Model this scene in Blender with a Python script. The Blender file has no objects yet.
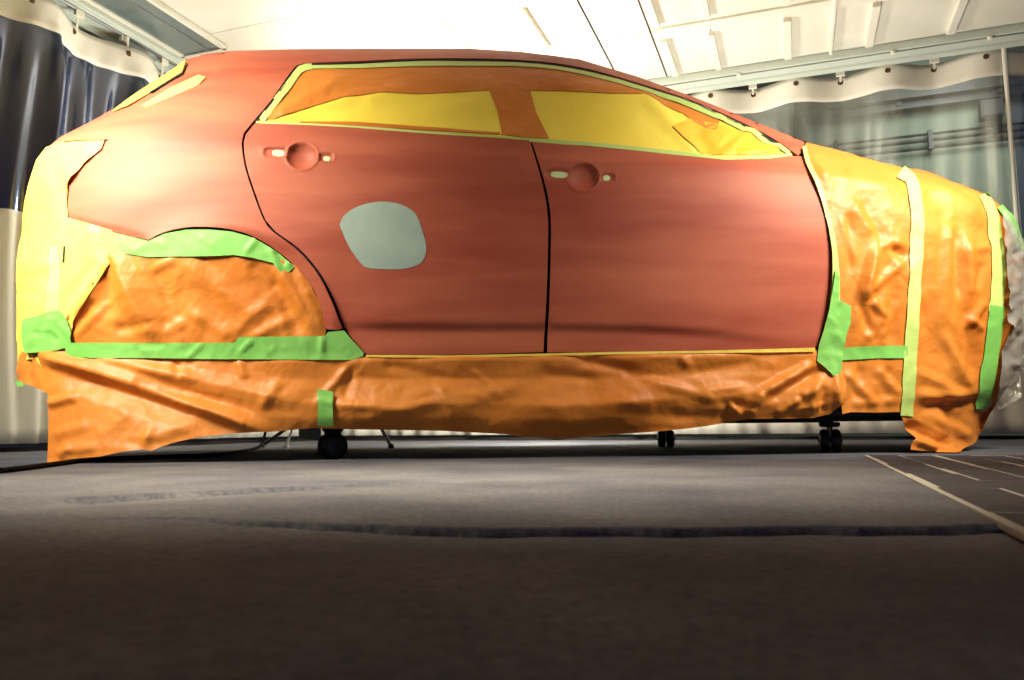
import bpy, bmesh, math, random
import numpy as np
from math import sin, cos, pi, radians, atan
from mathutils import Vector, Matrix
from mathutils.geometry import delaunay_2d_cdt

scn = bpy.context.scene
COL = scn.collection
rnd = random.Random(7)

# ------------------------------------------------------------------ camera
FP = 800.0; CAM_H = .125
th = atan(85 / 800); ro = radians(.5)
FWD = np.array([0, cos(th), sin(th)]); R0 = np.array([1, 0, 0.]); U0 = np.array([0, -sin(th), cos(th)])
RGT = cos(ro) * R0 - sin(ro) * U0; UPV = sin(ro) * R0 + cos(ro) * U0
C0 = np.array([0, 0, CAM_H])
cam_d = bpy.data.cameras.new('camera'); cam = bpy.data.objects.new('camera', cam_d); COL.objects.link(cam)
cam_d.lens = FP / 1024 * 36; cam_d.sensor_width = 36; cam_d.clip_start = .02
cam_d.dof.use_dof = True; cam_d.dof.focus_distance = 3.1; cam_d.dof.aperture_fstop = 7.0
M = Matrix.Identity(4)
for i in range(3):
    M[i][0] = RGT[i]; M[i][1] = UPV[i]; M[i][2] = -FWD[i]; M[i][3] = C0[i]
cam.matrix_world = M
scn.camera = cam

# room directions: A runs away along the left curtain, B runs along the rear curtain
al = radians(19.5)
A = np.array([sin(al), cos(al), 0]); B = np.array([cos(al), -sin(al), 0]); Z = np.array([0, 0, 1.])
def ab(a, b, z=0.): return A * a + B * b + Z * z

# ------------------------------------------------------------------ world, lights, exposure
w = bpy.data.worlds.new('world'); scn.world = w; w.use_nodes = True
w.node_tree.nodes['Background'].inputs[0].default_value = (.28, .27, .46, 1)
w.node_tree.nodes['Background'].inputs[1].default_value = .26
def area(name, loc, target, size, power, col, spread=180, size_y=None):
    l = bpy.data.lights.new(name, 'AREA'); l.energy = power; l.color = col; l.size = size; l.spread = radians(spread)
    if size_y: l.shape = 'RECTANGLE'; l.size_y = size_y
    o = bpy.data.objects.new(name, l); COL.objects.link(o); o.location = loc
    o.rotation_euler = (Vector(target) - Vector(loc)).to_track_quat('-Z', 'Y').to_euler()
    return o
WARM = (1, .94, .80)
area('rear_corner_lamp', (-2.35, 1.85, 2.15), (-1.68, 3.05, 1.2), 1.0, 45, WARM, 64)
area('front_corner_lamp', (2.3, 1.9, 2.2), (1.65, 3.1, 1.15), .8, 31, WARM, 66)
area('overhead_lamp', (-.4, 1.72, 2.65), (-.4, 1.95, 0), 2.2, 38, (1, .87, .62), 44, .35)
area('flood_lamp', (-.55, 5.45, 1.55), (-.2, 5.3, 2.8), .4, 85, WARM, 175)
area('ceiling_fill', (1.75, 5.15, .9), (2.2, 5.6, 2.7), .4, 26, (1, .96, .86), 178)  # added fill hidden behind the car, brightens ceiling and rear curtain
area('rear_curtain_fill', (.3, 4.95, .75), (-.1, 6.8, .1), .4, 75, WARM, 170)  # added low fill behind the car, lightens the lower rear curtain
area('left_curtain_fill', (-1.75, 5.2, 1.55), (-3.0, 4.5, 1.5), .3, 26, (1, .97, .88), 170)  # unseen fill put in to brighten the left curtain
area('left_hall_fill', tuple(ab(3.6, -5.2, 3.2)), tuple(ab(3.6, -5.9, 1.6)), .5, 14, (.75, .8, 1), 170)  # invented dim bluish fill behind the left curtain
area('hall_fill', tuple(ab(6.9, 1.4, 3.1)), tuple(ab(7.95, 1.2, 2.0)), .7, 34, (.9, 1, .9), 150)  # added fill standing in for light leaking into the hall
scn.view_settings.view_transform = 'Standard'; scn.view_settings.look = 'None'
scn.view_settings.exposure = 0.0; scn.view_settings.gamma = 1.0; scn.view_settings.use_curve_mapping = False

# ------------------------------------------------------------------ materials
def srgb(r, g, b):
    f = lambda c: c / 12.92 if c <= .04045 else ((c + .055) / 1.055) ** 2.4
    return (f(r / 255), f(g / 255), f(b / 255), 1)
def material(name, col, rough=.5, metal=0., col2=None, scale=4., stretch=(1, 1, 1), bump=0., bscale=30., spec=.5, detail=6, lo=.35, hi=.65, bdist=.01, coat=0.):
    m = bpy.data.materials.new(name); m.use_nodes = True; nt = m.node_tree; n = nt.nodes; k = nt.links
    p = n['Principled BSDF']; p.inputs['Base Color'].default_value = col; p.inputs['Roughness'].default_value = rough
    p.inputs['Metallic'].default_value = metal; p.inputs['Specular IOR Level'].default_value = spec
    p.inputs['Coat Weight'].default_value = coat; p.inputs['Coat Roughness'].default_value = .25
    tc = n.new('ShaderNodeTexCoord')
    if col2:
        mp = n.new('ShaderNodeMapping'); mp.inputs['Scale'].default_value = stretch
        k.new(tc.outputs['Object'], mp.inputs['Vector'])
        t = n.new('ShaderNodeTexNoise'); t.inputs['Scale'].default_value = scale; t.inputs['Detail'].default_value = detail
        k.new(mp.outputs[0], t.inputs['Vector'])
        r = n.new('ShaderNodeValToRGB'); r.color_ramp.elements[0].position = lo; r.color_ramp.elements[1].position = hi
        r.color_ramp.elements[0].color = col; r.color_ramp.elements[1].color = col2
        k.new(t.outputs['Fac'], r.inputs[0]); k.new(r.outputs[0], p.inputs['Base Color'])
    if bump:
        t = n.new('ShaderNodeTexNoise'); t.inputs['Scale'].default_value = bscale; t.inputs['Detail'].default_value = 5
        k.new(tc.outputs['Object'], t.inputs['Vector'])
        bp = n.new('ShaderNodeBump'); bp.inputs['Strength'].default_value = bump; bp.inputs['Distance'].default_value = bdist
        k.new(t.outputs['Fac'], bp.inputs['Height']); k.new(bp.outputs[0], p.inputs['Normal'])
    return m
def paper_material(name, col, col2, rough=.42, bump=.35, trans=.0):
    """crinkled masking paper: fine creases from two voronoi ridges and a soft noise"""
    m = material(name, col, rough, 0, col2, 2.2, (1, 1, 1), 0)
    nt = m.node_tree; n = nt.nodes; k = nt.links; p = n['Principled BSDF']
    tc = n.new('ShaderNodeTexCoord')
    ns = n.new('ShaderNodeTexNoise'); ns.inputs['Scale'].default_value = 5; ns.inputs['Detail'].default_value = 3
    k.new(tc.outputs['Object'], ns.inputs['Vector'])
    mx = n.new('ShaderNodeMixRGB'); mx.inputs[0].default_value = .25
    k.new(tc.outputs['Object'], mx.inputs[1]); k.new(ns.outputs['Color'], mx.inputs[2])
    h = None
    for sc, am in ((5, 1.), (13, .35)):
        v = n.new('ShaderNodeTexVoronoi'); v.feature = 'F1'; v.distance = 'MANHATTAN'; v.inputs['Scale'].default_value = sc
        k.new(mx.outputs[0], v.inputs['Vector'])
        q = n.new('ShaderNodeMath'); q.operation = 'MULTIPLY'; q.inputs[1].default_value = am; k.new(v.outputs['Distance'], q.inputs[0])
        if h is None: h = q
        else:
            s = n.new('ShaderNodeMath'); s.operation = 'ADD'; k.new(h.outputs[0], s.inputs[0]); k.new(q.outputs[0], s.inputs[1]); h = s
    bp = n.new('ShaderNodeBump'); bp.inputs['Strength'].default_value = bump; bp.inputs['Distance'].default_value = .02
    k.new(h.outputs[0], bp.inputs['Height']); k.new(bp.outputs[0], p.inputs['Normal'])
    p.inputs['Specular IOR Level'].default_value = .3
    return m
M_PAINT = material('sanded_red_primer', srgb(152, 66, 46), .56, 0, srgb(184, 100, 70), 3.0, (.5, .5, 3.2), .06, 90, .28, 8, .3, .75, .002, .0)
M_PAINT_EDGE = material('red_primer_lip', srgb(205, 120, 88), .4)
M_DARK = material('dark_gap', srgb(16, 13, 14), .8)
M_SPOT = material('grey_green_filler', srgb(158, 178, 160), .75, 0, srgb(146, 164, 152), 9)
M_ORANGE = paper_material('orange_masking_paper', srgb(194, 110, 34), srgb(206, 126, 48), .48, .3)
M_YELLOW = paper_material('yellow_film_and_backlit_paper', srgb(238, 208, 66), srgb(240, 216, 84), .5, .10)  # on the windows, light shining through the paper is put into this yellow
M_BUMPER = paper_material('pale_yellow_and_overlit_film', srgb(236, 214, 96), srgb(234, 200, 80), .5, .3)  # on the bumper, overexposed paper is put into this pale colour
M_TAPE = paper_material('green_masking_tape', srgb(112, 178, 78), srgb(132, 194, 96), .5, .12)
M_TAPE_PALE = paper_material('overlit_green_tape', srgb(190, 206, 118), srgb(172, 198, 104), .5, .12)  # same green tape, overexposure put into a lighter colour
M_TAPE_WHITE = material('whitish_green_tape', srgb(204, 222, 160), .5)
M_RUBBER = material('black_rubber', srgb(22, 21, 24), .5, 0, None, bump=.1)
M_STEEL_DK = material('dark_steel', srgb(34, 33, 36), .45, .6)
M_CREAM = material('cream_painted_metal', srgb(238, 235, 220), .55, 0, srgb(228, 226, 208), 3, bump=.05, bscale=12)
M_HEADER = material('white_vinyl_header', srgb(238, 234, 218), .55, 0, srgb(226, 220, 202), 3, bump=.1, bscale=8)
M_LOWER = material('white_vinyl_panel', srgb(226, 224, 212), .6, 0, srgb(212, 208, 196), 2, bump=.25, bscale=4)
M_BRASS = material('dull_grommet_metal', srgb(96, 70, 44), .45, .6)
M_ZINC = material('zinc_steel', srgb(150, 152, 150), .4, .8)
M_HALL = material('hall_grey_wall', srgb(116, 122, 110), .8, 0, srgb(98, 104, 94), 1.2)
M_HALLDK = material('hall_dark_wall', srgb(40, 40, 54), .8, 0, srgb(54, 54, 70), .8)
M_WHITEP = material('white_painted_leg', srgb(225, 225, 220), .4)
M_CABLE = material('black_cable', srgb(7, 7, 9), .8, spec=.05)
M_BRICK = material('dark_floor_tile', srgb(34, 35, 46), .9, 0, srgb(46, 46, 56), 14, bump=.5, bscale=60)
M_JOINT = material('pale_tile_joint', srgb(150, 147, 140), .85)
def floor_material():
    m = material('worn_grey_floor', srgb(66, 68, 79), .95, 0, srgb(94, 94, 100), 2.5, (1, 1, 1), 0, spec=.3, detail=12)
    nt = m.node_tree; n = nt.nodes; k = nt.links; p = n['Principled BSDF']
    tc = n.new('ShaderNodeTexCoord')
    t1 = n.new('ShaderNodeTexNoise'); t1.inputs['Scale'].default_value = 160; t1.inputs['Detail'].default_value = 4
    t2 = n.new('ShaderNodeTexNoise'); t2.inputs['Scale'].default_value = 22; t2.inputs['Detail'].default_value = 6
    for t in (t1, t2): k.new(tc.outputs['Object'], t.inputs['Vector'])
    s = n.new('ShaderNodeMath'); s.operation = 'ADD'; k.new(t1.outputs['Fac'], s.inputs[0]); k.new(t2.outputs['Fac'], s.inputs[1])
    bp = n.new('ShaderNodeBump'); bp.inputs['Strength'].default_value = .55; bp.inputs['Distance'].default_value = .003
    k.new(s.outputs[0], bp.inputs['Height']); k.new(bp.outputs[0], p.inputs['Normal'])
    # speckle
    r = n.new('ShaderNodeValToRGB'); r.color_ramp.elements[0].position = .40; r.color_ramp.elements[1].position = .56
    r.color_ramp.elements[0].color = (.5, .5, .5, 1); r.color_ramp.elements[1].color = (1.12, 1.12, 1.12, 1)
    t3 = n.new('ShaderNodeTexNoise'); t3.inputs['Scale'].default_value = 75; t3.inputs['Detail'].default_value = 8; t3.inputs['Roughness'].default_value = .75
    k.new(tc.outputs['Object'], t3.inputs['Vector']); k.new(t3.outputs['Fac'], r.inputs[0])
    mx = n.new('ShaderNodeMixRGB'); mx.blend_type = 'MULTIPLY'; mx.inputs[0].default_value = .7
    src = p.inputs['Base Color'].links[0].from_socket
    k.new(src, mx.inputs[1]); k.new(r.outputs[0], mx.inputs[2]); k.new(mx.outputs[0], p.inputs['Base Color'])
    return m
M_FLOOR = floor_material()
def vinyl(name, tint, tr, milky, col, gl=(.9, .9, .88, 1)):
    m = bpy.data.materials.new(name); m.use_nodes = True; nt = m.node_tree; n = nt.nodes; k = nt.links
    out = n['Material Output']; n.remove(n['Principled BSDF'])
    t = n.new('ShaderNodeBsdfTransparent'); t.inputs[0].default_value = tint
    d = n.new('ShaderNodeBsdfDiffuse'); d.inputs[0].default_value = col
    g = n.new('ShaderNodeBsdfGlossy'); g.inputs['Roughness'].default_value = .16; g.inputs[0].default_value = gl
    m1 = n.new('ShaderNodeMixShader'); m1.inputs[0].default_value = milky
    m2 = n.new('ShaderNodeMixShader')
    lw = n.new('ShaderNodeLayerWeight'); lw.inputs[0].default_value = .35
    mm = n.new('ShaderNodeMath'); mm.operation = 'MULTIPLY_ADD'; mm.inputs[1].default_value = .8; mm.inputs[2].default_value = tr
    k.new(lw.outputs['Fresnel'], mm.inputs[0]); k.new(mm.outputs[0], m2.inputs[0])
    k.new(t.outputs[0], m1.inputs[1]); k.new(d.outputs[0], m1.inputs[2])
    k.new(m1.outputs[0], m2.inputs[1]); k.new(g.outputs[0], m2.inputs[2]); k.new(m2.outputs[0], out.inputs[0])
    return m
M_PVC = vinyl('clear_vinyl', (.9, .92, .88, 1), .05, .22, srgb(205, 212, 200))
M_PVC_DK = vinyl('darkened_clear_vinyl', (.34, .35, .46, 1), .16, .12, srgb(84, 90, 130), (.66, .74, 1, 1))  # clear vinyl with the dark hall behind it put into the tint
M_WRAP = vinyl('clear_plastic_wrap', (.93, .94, .92, 1), .14, .34, srgb(235, 230, 212))
M_GLASS = material('skylight_glass', srgb(128, 142, 138), .18, 0, srgb(96, 110, 108), 1.5)

# ------------------------------------------------------------------ object helpers
def tag(o, label=None, cat=None, group=None, kind=None):
    if label: o['label'] = label
    if cat: o['category'] = cat
    if group: o['group'] = group
    if kind: o['kind'] = kind
    return o
def thing(name, loc, label, cat, group=None):
    o = bpy.data.objects.new(name, None); COL.objects.link(o); o.location = loc; o.empty_display_size = .1
    return tag(o, label, cat, group)
def link(name, me, mat, parent=None):
    o = bpy.data.objects.new(name, me); COL.objects.link(o)
    if mat and not me.materials: me.materials.append(mat)
    if parent:
        o.parent = parent
        pm = Matrix.Translation(parent.location) if parent.parent is None else Matrix.Translation(parent.parent.location)
        if parent.type == 'MESH': pm = Matrix.Identity(4)
        o.matrix_parent_inverse = pm.inverted()
    return o
def mesh_np(name, V, Fc, mat, parent=None, smooth=True, autosmooth=None):
    me = bpy.data.meshes.new(name); me.from_pydata([tuple(map(float, v)) for v in V], [], [tuple(map(int, f)) for f in Fc]); me.update()
    if smooth: me.polygons.foreach_set('use_smooth', [True] * len(me.polygons))
    if autosmooth: me.set_sharp_from_angle(angle=radians(autosmooth))
    return link(name, me, mat, parent)
class MB:
    def __init__(s): s.V = []; s.F = []
    def add(s, V, Fc):
        n = len(s.V); s.V += [tuple(v) for v in V]; s.F += [tuple(i + n for i in f) for f in Fc]; return s
    def box(s, c, h, ax=None):
        """box centre c, half sizes h, axes ax (three unit vectors)"""
        ax = ax or (R0, np.array([0, 1., 0]), Z); c = np.asarray(c, float)
        V = [c + ax[0] * h[0] * i + ax[1] * h[1] * j + ax[2] * h[2] * l for i in (-1, 1) for j in (-1, 1) for l in (-1, 1)]
        return s.add(V, [(0, 1, 3, 2), (4, 6, 7, 5), (0, 4, 5, 1), (2, 3, 7, 6), (0, 2, 6, 4), (1, 5, 7, 3)])
    def tube(s, pts, r, n=10, r2=None):
        pts = [np.asarray(p, float) for p in pts]; V = []; Fc = []
        for i, p in enumerate(pts):
            t = pts[min(i + 1, len(pts) - 1)] - pts[max(i - 1, 0)]; t = t / np.linalg.norm(t)
            u = np.cross(t, Z if abs(t[2]) < .9 else R0); u /= np.linalg.norm(u); v = np.cross(t, u)
            rr = r if r2 is None else r + (r2 - r) * i / (len(pts) - 1)
            V += [p + rr * (cos(2 * pi * k / n) * u + sin(2 * pi * k / n) * v) for k in range(n)]
        for i in range(len(pts) - 1):
            for k in range(n): Fc.append((i * n + k, i * n + (k + 1) % n, (i + 1) * n + (k + 1) % n, (i + 1) * n + k))
        Fc.append(tuple(range(n))[::-1]); Fc.append(tuple((len(pts) - 1) * n + k for k in range(n)))
        return s.add(V, Fc)
    def lathe(s, c, axis, prof, n=20):
        """prof: list of (radius, distance along axis)"""
        axis = np.asarray(axis, float); axis = axis / np.linalg.norm(axis); c = np.asarray(c, float)
        u = np.cross(axis, Z if abs(axis[2]) < .9 else R0); u /= np.linalg.norm(u); v = np.cross(axis, u); V = []; Fc = []
        for r, h in prof: V += [c + axis * h + r * (cos(2 * pi * k / n) * u + sin(2 * pi * k / n) * v) for k in range(n)]
        for i in range(len(prof) - 1):
            for k in range(n): Fc.append((i * n + k, i * n + (k + 1) % n, (i + 1) * n + (k + 1) % n, (i + 1) * n + k))
        Fc.append(tuple(range(n))[::-1]); Fc.append(tuple((len(prof) - 1) * n + k for k in range(n)))
        return s.add(V, Fc)
    def build(s, name, mat, parent=None, smooth=False, bevel=0):
        o = mesh_np(name, s.V, s.F, mat, parent, smooth, 35 if smooth else None)
        if bevel:
            m = o.modifiers.new('bevel', 'BEVEL'); m.width = bevel; m.segments = 2; m.limit_method = 'ANGLE'
        return o
AX = (A, B, Z)

# ------------------------------------------------------------------ setting: floor
def crease(x):    # the step across the floor
    return np.interp(x, [-1.2, -.47, -.2, 0, .3, .58, 1.2], [1.2, 1.15, 1.03, .985, .99, .99, .97]) + .006 * np.sin(x * 23) + .004 * np.sin(x * 57)
def floor_z(x, y):
    d = np.interp(x, [-.75, -.45, -.1, 3], [0, .002, .009, .009])
    near = 1 / (1 + np.exp(np.clip((y - crease(x)) / .0013, -60, 60)))
    d = d + np.interp(x, [-.6, -.35, 0, .7], [0, .010, .024, .020]) * np.exp(-((y - crease(x) + .007) / .0048) ** 2)
    near = np.maximum(near, np.exp(-((y - crease(x) + .007) / .0048) ** 2))
    z0_ = -d * near
    # short second crack on the left
    yc = 1.51 + (x + .78) * .55 + .004 * np.sin(x * 60)
    g = np.where(y < yc, np.exp(-np.clip(yc - y, 0, 9) / .10), np.exp(-((y - yc) / .004) ** 2)) * np.interp(x, [-.84, -.78, -.66, -.3, -.1], [0, .020, .014, .005, 0])
    return z0_ - g - .0008 * np.sin(x * 7 + y * 5)
xs = np.concatenate([[-7, -4, -2.5, -1.6], np.arange(-1.3, 1.5, .02), [1.6, 2.2, 3, 4, 5, 7.5]])
ys = np.concatenate([[-2.5, -1, 0, .2, .4, .6, .8], np.arange(.94, 1.23, .0022), np.arange(1.24, 1.42, .02), np.arange(1.43, 1.80, .004), [1.85, 2.1, 2.3, 2.6, 3, 4, 5, 6.5, 8, 10.5]])
gx, gy = np.meshgrid(xs, ys); gz = floor_z(gx, gy)
V = np.stack([gx, gy, gz], -1).reshape(-1, 3); nx = len(xs)
Fc = [(j * nx + i, j * nx + i + 1, (j + 1) * nx + i + 1, (j + 1) * nx + i) for j in range(len(ys) - 1) for i in range(nx - 1)]
floor = tag(mesh_np('floor', V, Fc, M_FLOOR), kind='structure')
# worn-through tiles on the right
mb = MB()
mb.box(ab(2.025, .985, -.001), (1.225, .76, .0042), AX)
tag(mb.build('tile_joint', M_JOINT, floor), 'pale joints between the dark floor tiles')
r_b = .235
k = 0; brick_me = []
while r_b < 1.7:
    a0 = .80 - .22 * (k % 2)
    while a0 < 3.4:
        hw = .0495; e0, e1 = max(a0, .80), min(a0 + .44, 3.25); L = e1 - e0; c = (e0 + e1) / 2
        if L > .06:
            j = rnd.uniform(-.006, .010)
            m1 = MB(); t = .0042
            m1.box(ab(c, r_b + .055 + j, t - .0035), (L / 2 - .005, hw, .003), AX)
            m1.build('floor_tile', M_BRICK, floor)
        a0 += .44
    r_b += .110; k += 1

# ------------------------------------------------------------------ setting: ceiling
CZ = 2.78
mb = MB(); mb.box(ab(2.2, -.6, CZ + .06), (4.1, 3.75, .03), AX)
ceiling = tag(mb.build('ceiling', M_CREAM), kind='structure')
bs = [-3.64, -2.82, -2.08, -1.54, -1.19, -.83, -.44, .05, .59, 1.10, 1.62, 2.2, 3.1]
as_ = [1.2, 2.2, 3.2, 4.2, 5.22, 5.97]
for i in range(len(bs) - 1):
    for j in range(len(as_) - 1):
        g = .003
        mb = MB(); mb.box(ab((as_[j] + as_[j + 1]) / 2, (bs[i] + bs[i + 1]) / 2, CZ + .015), ((as_[j + 1] - as_[j]) / 2 - g, (bs[i + 1] - bs[i]) / 2 - g, .015), AX)
        mb.build('ceiling_panel', M_CREAM, ceiling)
for b_, wd, a0, a1 in [(-.76, .022, 5.35, 5.93), (-.44, .02, 5.36, 5.93), (.05, .026, 5.34, 5.93), (.34, .010, 5.2, 5.96), (.59, .026, 5.34, 5.93), (1.10, .026, 5.34, 5.92), (1.62, .026, 5.34, 5.92), (1.74, .02, 5.34, 5.95),
                       (-.77, .022, 4.5, 5.13), (-.44, .02, 4.5, 5.13), (.05, .024, 4.5, 5.13), (.34, .01, 4.5, 5.2), (.59, .024, 4.5, 5.13), (1.10, .024, 4.5, 5.13), (-1.54, .012, 4.62, 5.17), (-2.08, .005, 4.6, 5.0)]:
    mb = MB(); mb.box(ab((a0 + a1) / 2, b_, CZ - .014), ((a1 - a0) / 2, wd, .018), AX)
    mb.build('ceiling_batten', M_CREAM, ceiling, bevel=.004)
for b_ in (-1.19, -.83):
    mb = MB(); mb.box(ab(5.2, b_, CZ - .002), (.75, .004, .004), AX); mb.build('joint_strip', M_STEEL_DK, ceiling)
mb = MB(); mb.box(ab(5.235, 1.15, CZ - .008), (.055, 1.96, .01), AX); mb.build('cross_band', M_CREAM, ceiling, bevel=.004)
mb = MB(); mb.box(ab(6.1, -.2, CZ - .02), (.11, 3.9, .03), AX).box(ab(6.16, -.2, CZ - .05), (.035, 3.9, .02), AX)
tag(mb.build('trim_1', material('pale_green_grey_trim', srgb(206, 216, 204), .5), None, bevel=.005), kind='structure')
mb = MB(); mb.box(ab(6.015, -.2, CZ - .048), (.008, 3.9, .006), AX); mb.build('trim_groove', M_ZINC, bpy.data.objects['trim_1'])
for b_ in (-.3, .75, 1.35, 2.0):
    mb = MB(); mb.lathe(ab(6.0, b_, CZ - .055), -Z, [(.018, 0), (.018, .015), (.010, .02)], 12); mb.build('bolt', M_CREAM, bpy.data.objects['trim_1'])
mb = MB(); mb.box(ab(3.0, -4.19, CZ - .01), (3.2, .11, .02), AX).box(ab(3.0, -4.27, CZ - .04), (3.2, .018, .03), AX).box(ab(3.0, -4.10, CZ - .035), (3.2, .010, .012), AX)
tag(mb.build('trim_2', bpy.data.materials['pale_green_grey_trim'], None, bevel=.004), kind='structure')
# grey glazed panel in the ceiling along the left side
fx = thing('ceiling_skylight', ab(3, -3.86, CZ), 'long grey glazed panel set in the pale ceiling beside the left curtain', 'skylight')
mb = MB(); mb.box(ab(3.1, -3.86, CZ + .004), (1.28, .165, .006), AX); mb.build('pane', M_GLASS, fx)
mb = MB()
for sb in (-1, 1): mb.box(ab(3.1, -3.86 + sb * .18, CZ), (1.30, .016, .014), AX)
mb.box(ab(4.4, -3.86, CZ), (.016, .196, .014), AX).box(ab(1.8, -3.86, CZ), (.016, .196, .014), AX)
mb.build('frame', M_CREAM, fx)
mb = MB(); mb.box(ab(3.1, -3.80, CZ - .006), (1.28, .006, .008), AX); mb.build('glazing_bar', M_ZINC, fx)

# ------------------------------------------------------------------ outer hall walls behind the curtains
mb = MB(); mb.box(ab(8.05, 0, 1.8), (.05, 7.5, 1.8), AX); tag(mb.build('wall_back', M_HALL), kind='structure')
mb = MB(); mb.box(ab(3, -6.2, 1.8), (5, .05, 1.8), AX); tag(mb.build('wall_left', M_HALLDK), kind='structure')
mb = MB(); mb.box(ab(6.3, 0, 3.62), (1.7, 7.5, .03), AX).box(ab(3, -5.3, 3.62), (4.8, .9, .03), AX); tag(mb.build('ceiling_hall', M_HALLDK), kind='structure')
# pipes on the hall wall
pr = thing('ceiling_conduit_tray', ab(7.8, 1, 3.0), 'steel cable tray running high along the hall wall behind the clear curtain', 'cable tray')
mb = MB()
mb.box(ab(7.82, 2.2, 3.05), (.05, 2.1, .012), AX).box(ab(7.78, 2.2, 3.09), (.008, 2.1, .04), AX).box(ab(7.86, 2.2, 3.0), (.008, 2.1, .03), AX)
mb.build('rail', M_STEEL_DK, pr)
for b_ in (.2, 1.0, 1.8, 2.6):
    mb = MB(); mb.box(ab(7.92, b_, 3.02), (.09, .02, .02), AX); mb.build('bracket', M_STEEL_DK, pr)
mb = MB(); mb.box(ab(7.85, .14, 2.86), (.06, .06, .16), AX); mb.build('junction_box', M_STEEL_DK, pr)
pp = thing('wall_pipe', ab(7.9, 1, 2.66), 'thin twin pipes running along the hall wall below the cable tray', 'pipe')
for dz in (0, .07, .13):
    mb = MB(); mb.tube([ab(7.93, .1, 2.60 + dz), ab(7.93, 4.3, 2.60 + dz)], .013, 8); mb.build('pipe', M_STEEL_DK, pp, smooth=True)
for b_ in (.45, 1.25, 2.05):
    mb = MB(); mb.box(ab(7.92, b_, 2.67), (.03, .018, .09), AX); mb.build('clamp', M_STEEL_DK, pp)
cb = thing('fuse_box', ab(7.85, 1.75, 2.9), 'small dark box fixed under the cable tray behind the clear curtain', 'electrical box')
mb = MB(); mb.box(ab(7.8, 1.72, 2.84), (.06, .09, .08), AX); mb.build('casing', M_STEEL_DK, cb, bevel=.006)
mb = MB(); mb.box(ab(7.73, 1.72, 2.84), (.006, .075, .065), AX); mb.build('lid', M_STEEL_DK, cb)
co = thing('steel_column', ab(7.3, 2.15, 0), 'dark steel column standing behind the clear curtain at its far end', 'column')
mb = MB(); mb.box(ab(7.3, 2.12, 1.8), (.14, .012, 1.8), AX).box(ab(7.17, 2.12, 1.8), (.01, .13, 1.8), AX).box(ab(7.43, 2.12, 1.8), (.01, .13, 1.8), AX); mb.build('shaft', M_STEEL_DK, co)
mb = MB(); mb.box(ab(7.3, 2.12, .01), (.2, .2, .01), AX); mb.build('base_plate', M_STEEL_DK, co)

# ------------------------------------------------------------------ curtains
def curtain(name, label, P, along, out, s0, s1, mclear, period, phase, amp, gstep, gphase, ztop, group=None, fold=1.):
    """P(s, d) -> point: s along the wall, d towards the room"""
    root = thing(name, P((s0 + s1) / 2, 0, 0.04), label, 'curtain', group)
    def wave(s, z):
        k = np.interp(z, [0, 1.3, 2.3, 2.7], [.5, .6, .9, 1.])
        f = fold * (.018 * np.sin(s * 17 + 1) * np.interp(z, [0, 2.2, 2.6], [1, .8, .1]) + .012 * np.sin(s * 41 + 2 * np.sin(z * 1.3)) * np.interp(z, [0, 2.2, 2.6], [1, 1, 0]))
        sh = fold * np.maximum(0, np.sin(s * 9.3 + .6 * z)) ** 6 * .035 * np.interp(z, [0, 2.3, 2.55], [.7, 1, 0])
        return amp * np.cos(2 * pi * (s - phase) / period) * k + f + sh
    def sheet(pn, z0, z1, nz, mat, off=0., th=.0):
        ss = np.arange(s0, s1, .015); zz = np.linspace(z0, z1, nz); V = []
        for z in zz:
            for s in ss: V.append(P(s, wave(s, z) + off, z))
        n = len(ss); Fc = [(j * n + i, j * n + i + 1, (j + 1) * n + i + 1, (j + 1) * n + i) for j in range(nz - 1) for i in range(n - 1)]
        o = mesh_np(pn, V, Fc, mat, root)
        if th: md = o.modifiers.new('thick', 'SOLIDIFY'); md.thickness = th; md.offset = 0
        return o
    sheet('clear_sheet', 1.32, ztop - .15, 24, mclear)
    sheet('header_band', ztop - .19, ztop, 6, M_HEADER, .006, .003)
    sheet('lower_panel', .045, 1.36, 16, M_LOWER, .006, .003)
    s = s0 + ((gphase - s0) % gstep)
    while s < s1 - .05:
        d = wave(s, ztop - .04) + .008
        c = np.array(P(s, d, ztop - .045)); mb = MB()
        mb.lathe(c, out, [(.006, .004), (.017, .004), (.020, .001), (.020, -.006)], 14); mb.build('grommet', M_BRASS, root)
        mb = MB(); top = np.array(P(s, 0, CZ - .02))
        tl = top - Z * .03 - c; mb.box(c + tl / 2 + out * .008, (.002, .008, float(np.linalg.norm(tl)) / 2), (out, along, Z))
        mb.box(np.array(P(s, 0, CZ - .055)), (.012, .03, .022), (out, along, Z))
        mb.build('hook', M_CREAM, root)
        s += gstep
    return root
WA = 6.25
bpx = lambda b_: b_
curtain('clear_curtain', 'clear vinyl curtain with white wavy header band behind the car bonnet', lambda s, d, z: ab(WA - d, s, z), B, -A, -4.05, 1.46, M_PVC, .63, .095, .055, .315, .10, 2.715)
curtain('clear_curtain', 'clear vinyl curtain strip, darkened in colour, at the far end beyond the pale pole', lambda s, d, z: ab(WA - d, s, z), B, -A, 1.50, 3.6, M_PVC_DK, .63, .095, .055, .315, .10, 2.715)
curtain('darkened_curtain', 'shiny clear vinyl curtain, darkened in colour, with white header behind the car tail', lambda s, d, z: ab(s, -4.15 + d, z), A, B, 1.6, 6.1, M_PVC_DK, .72, 3.35, .07, .36, 3.25, 2.66, fold=1.9)
for nm, p, q, lb in (('curtain_rail', ab(WA, -4.1, CZ - .03), ab(WA, 3.6, CZ - .03), 'galvanised rail carrying the clear vinyl curtains'), ('curtain_rail', ab(1.5, -4.15, CZ - .03), ab(6.2, -4.15, CZ - .03), 'galvanised rail carrying the left vinyl curtain')):
    mb = MB(); mb.tube([p, q], .014, 10); tag(mb.build(nm, M_ZINC, None, smooth=True), lb, 'curtain rail')
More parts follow.
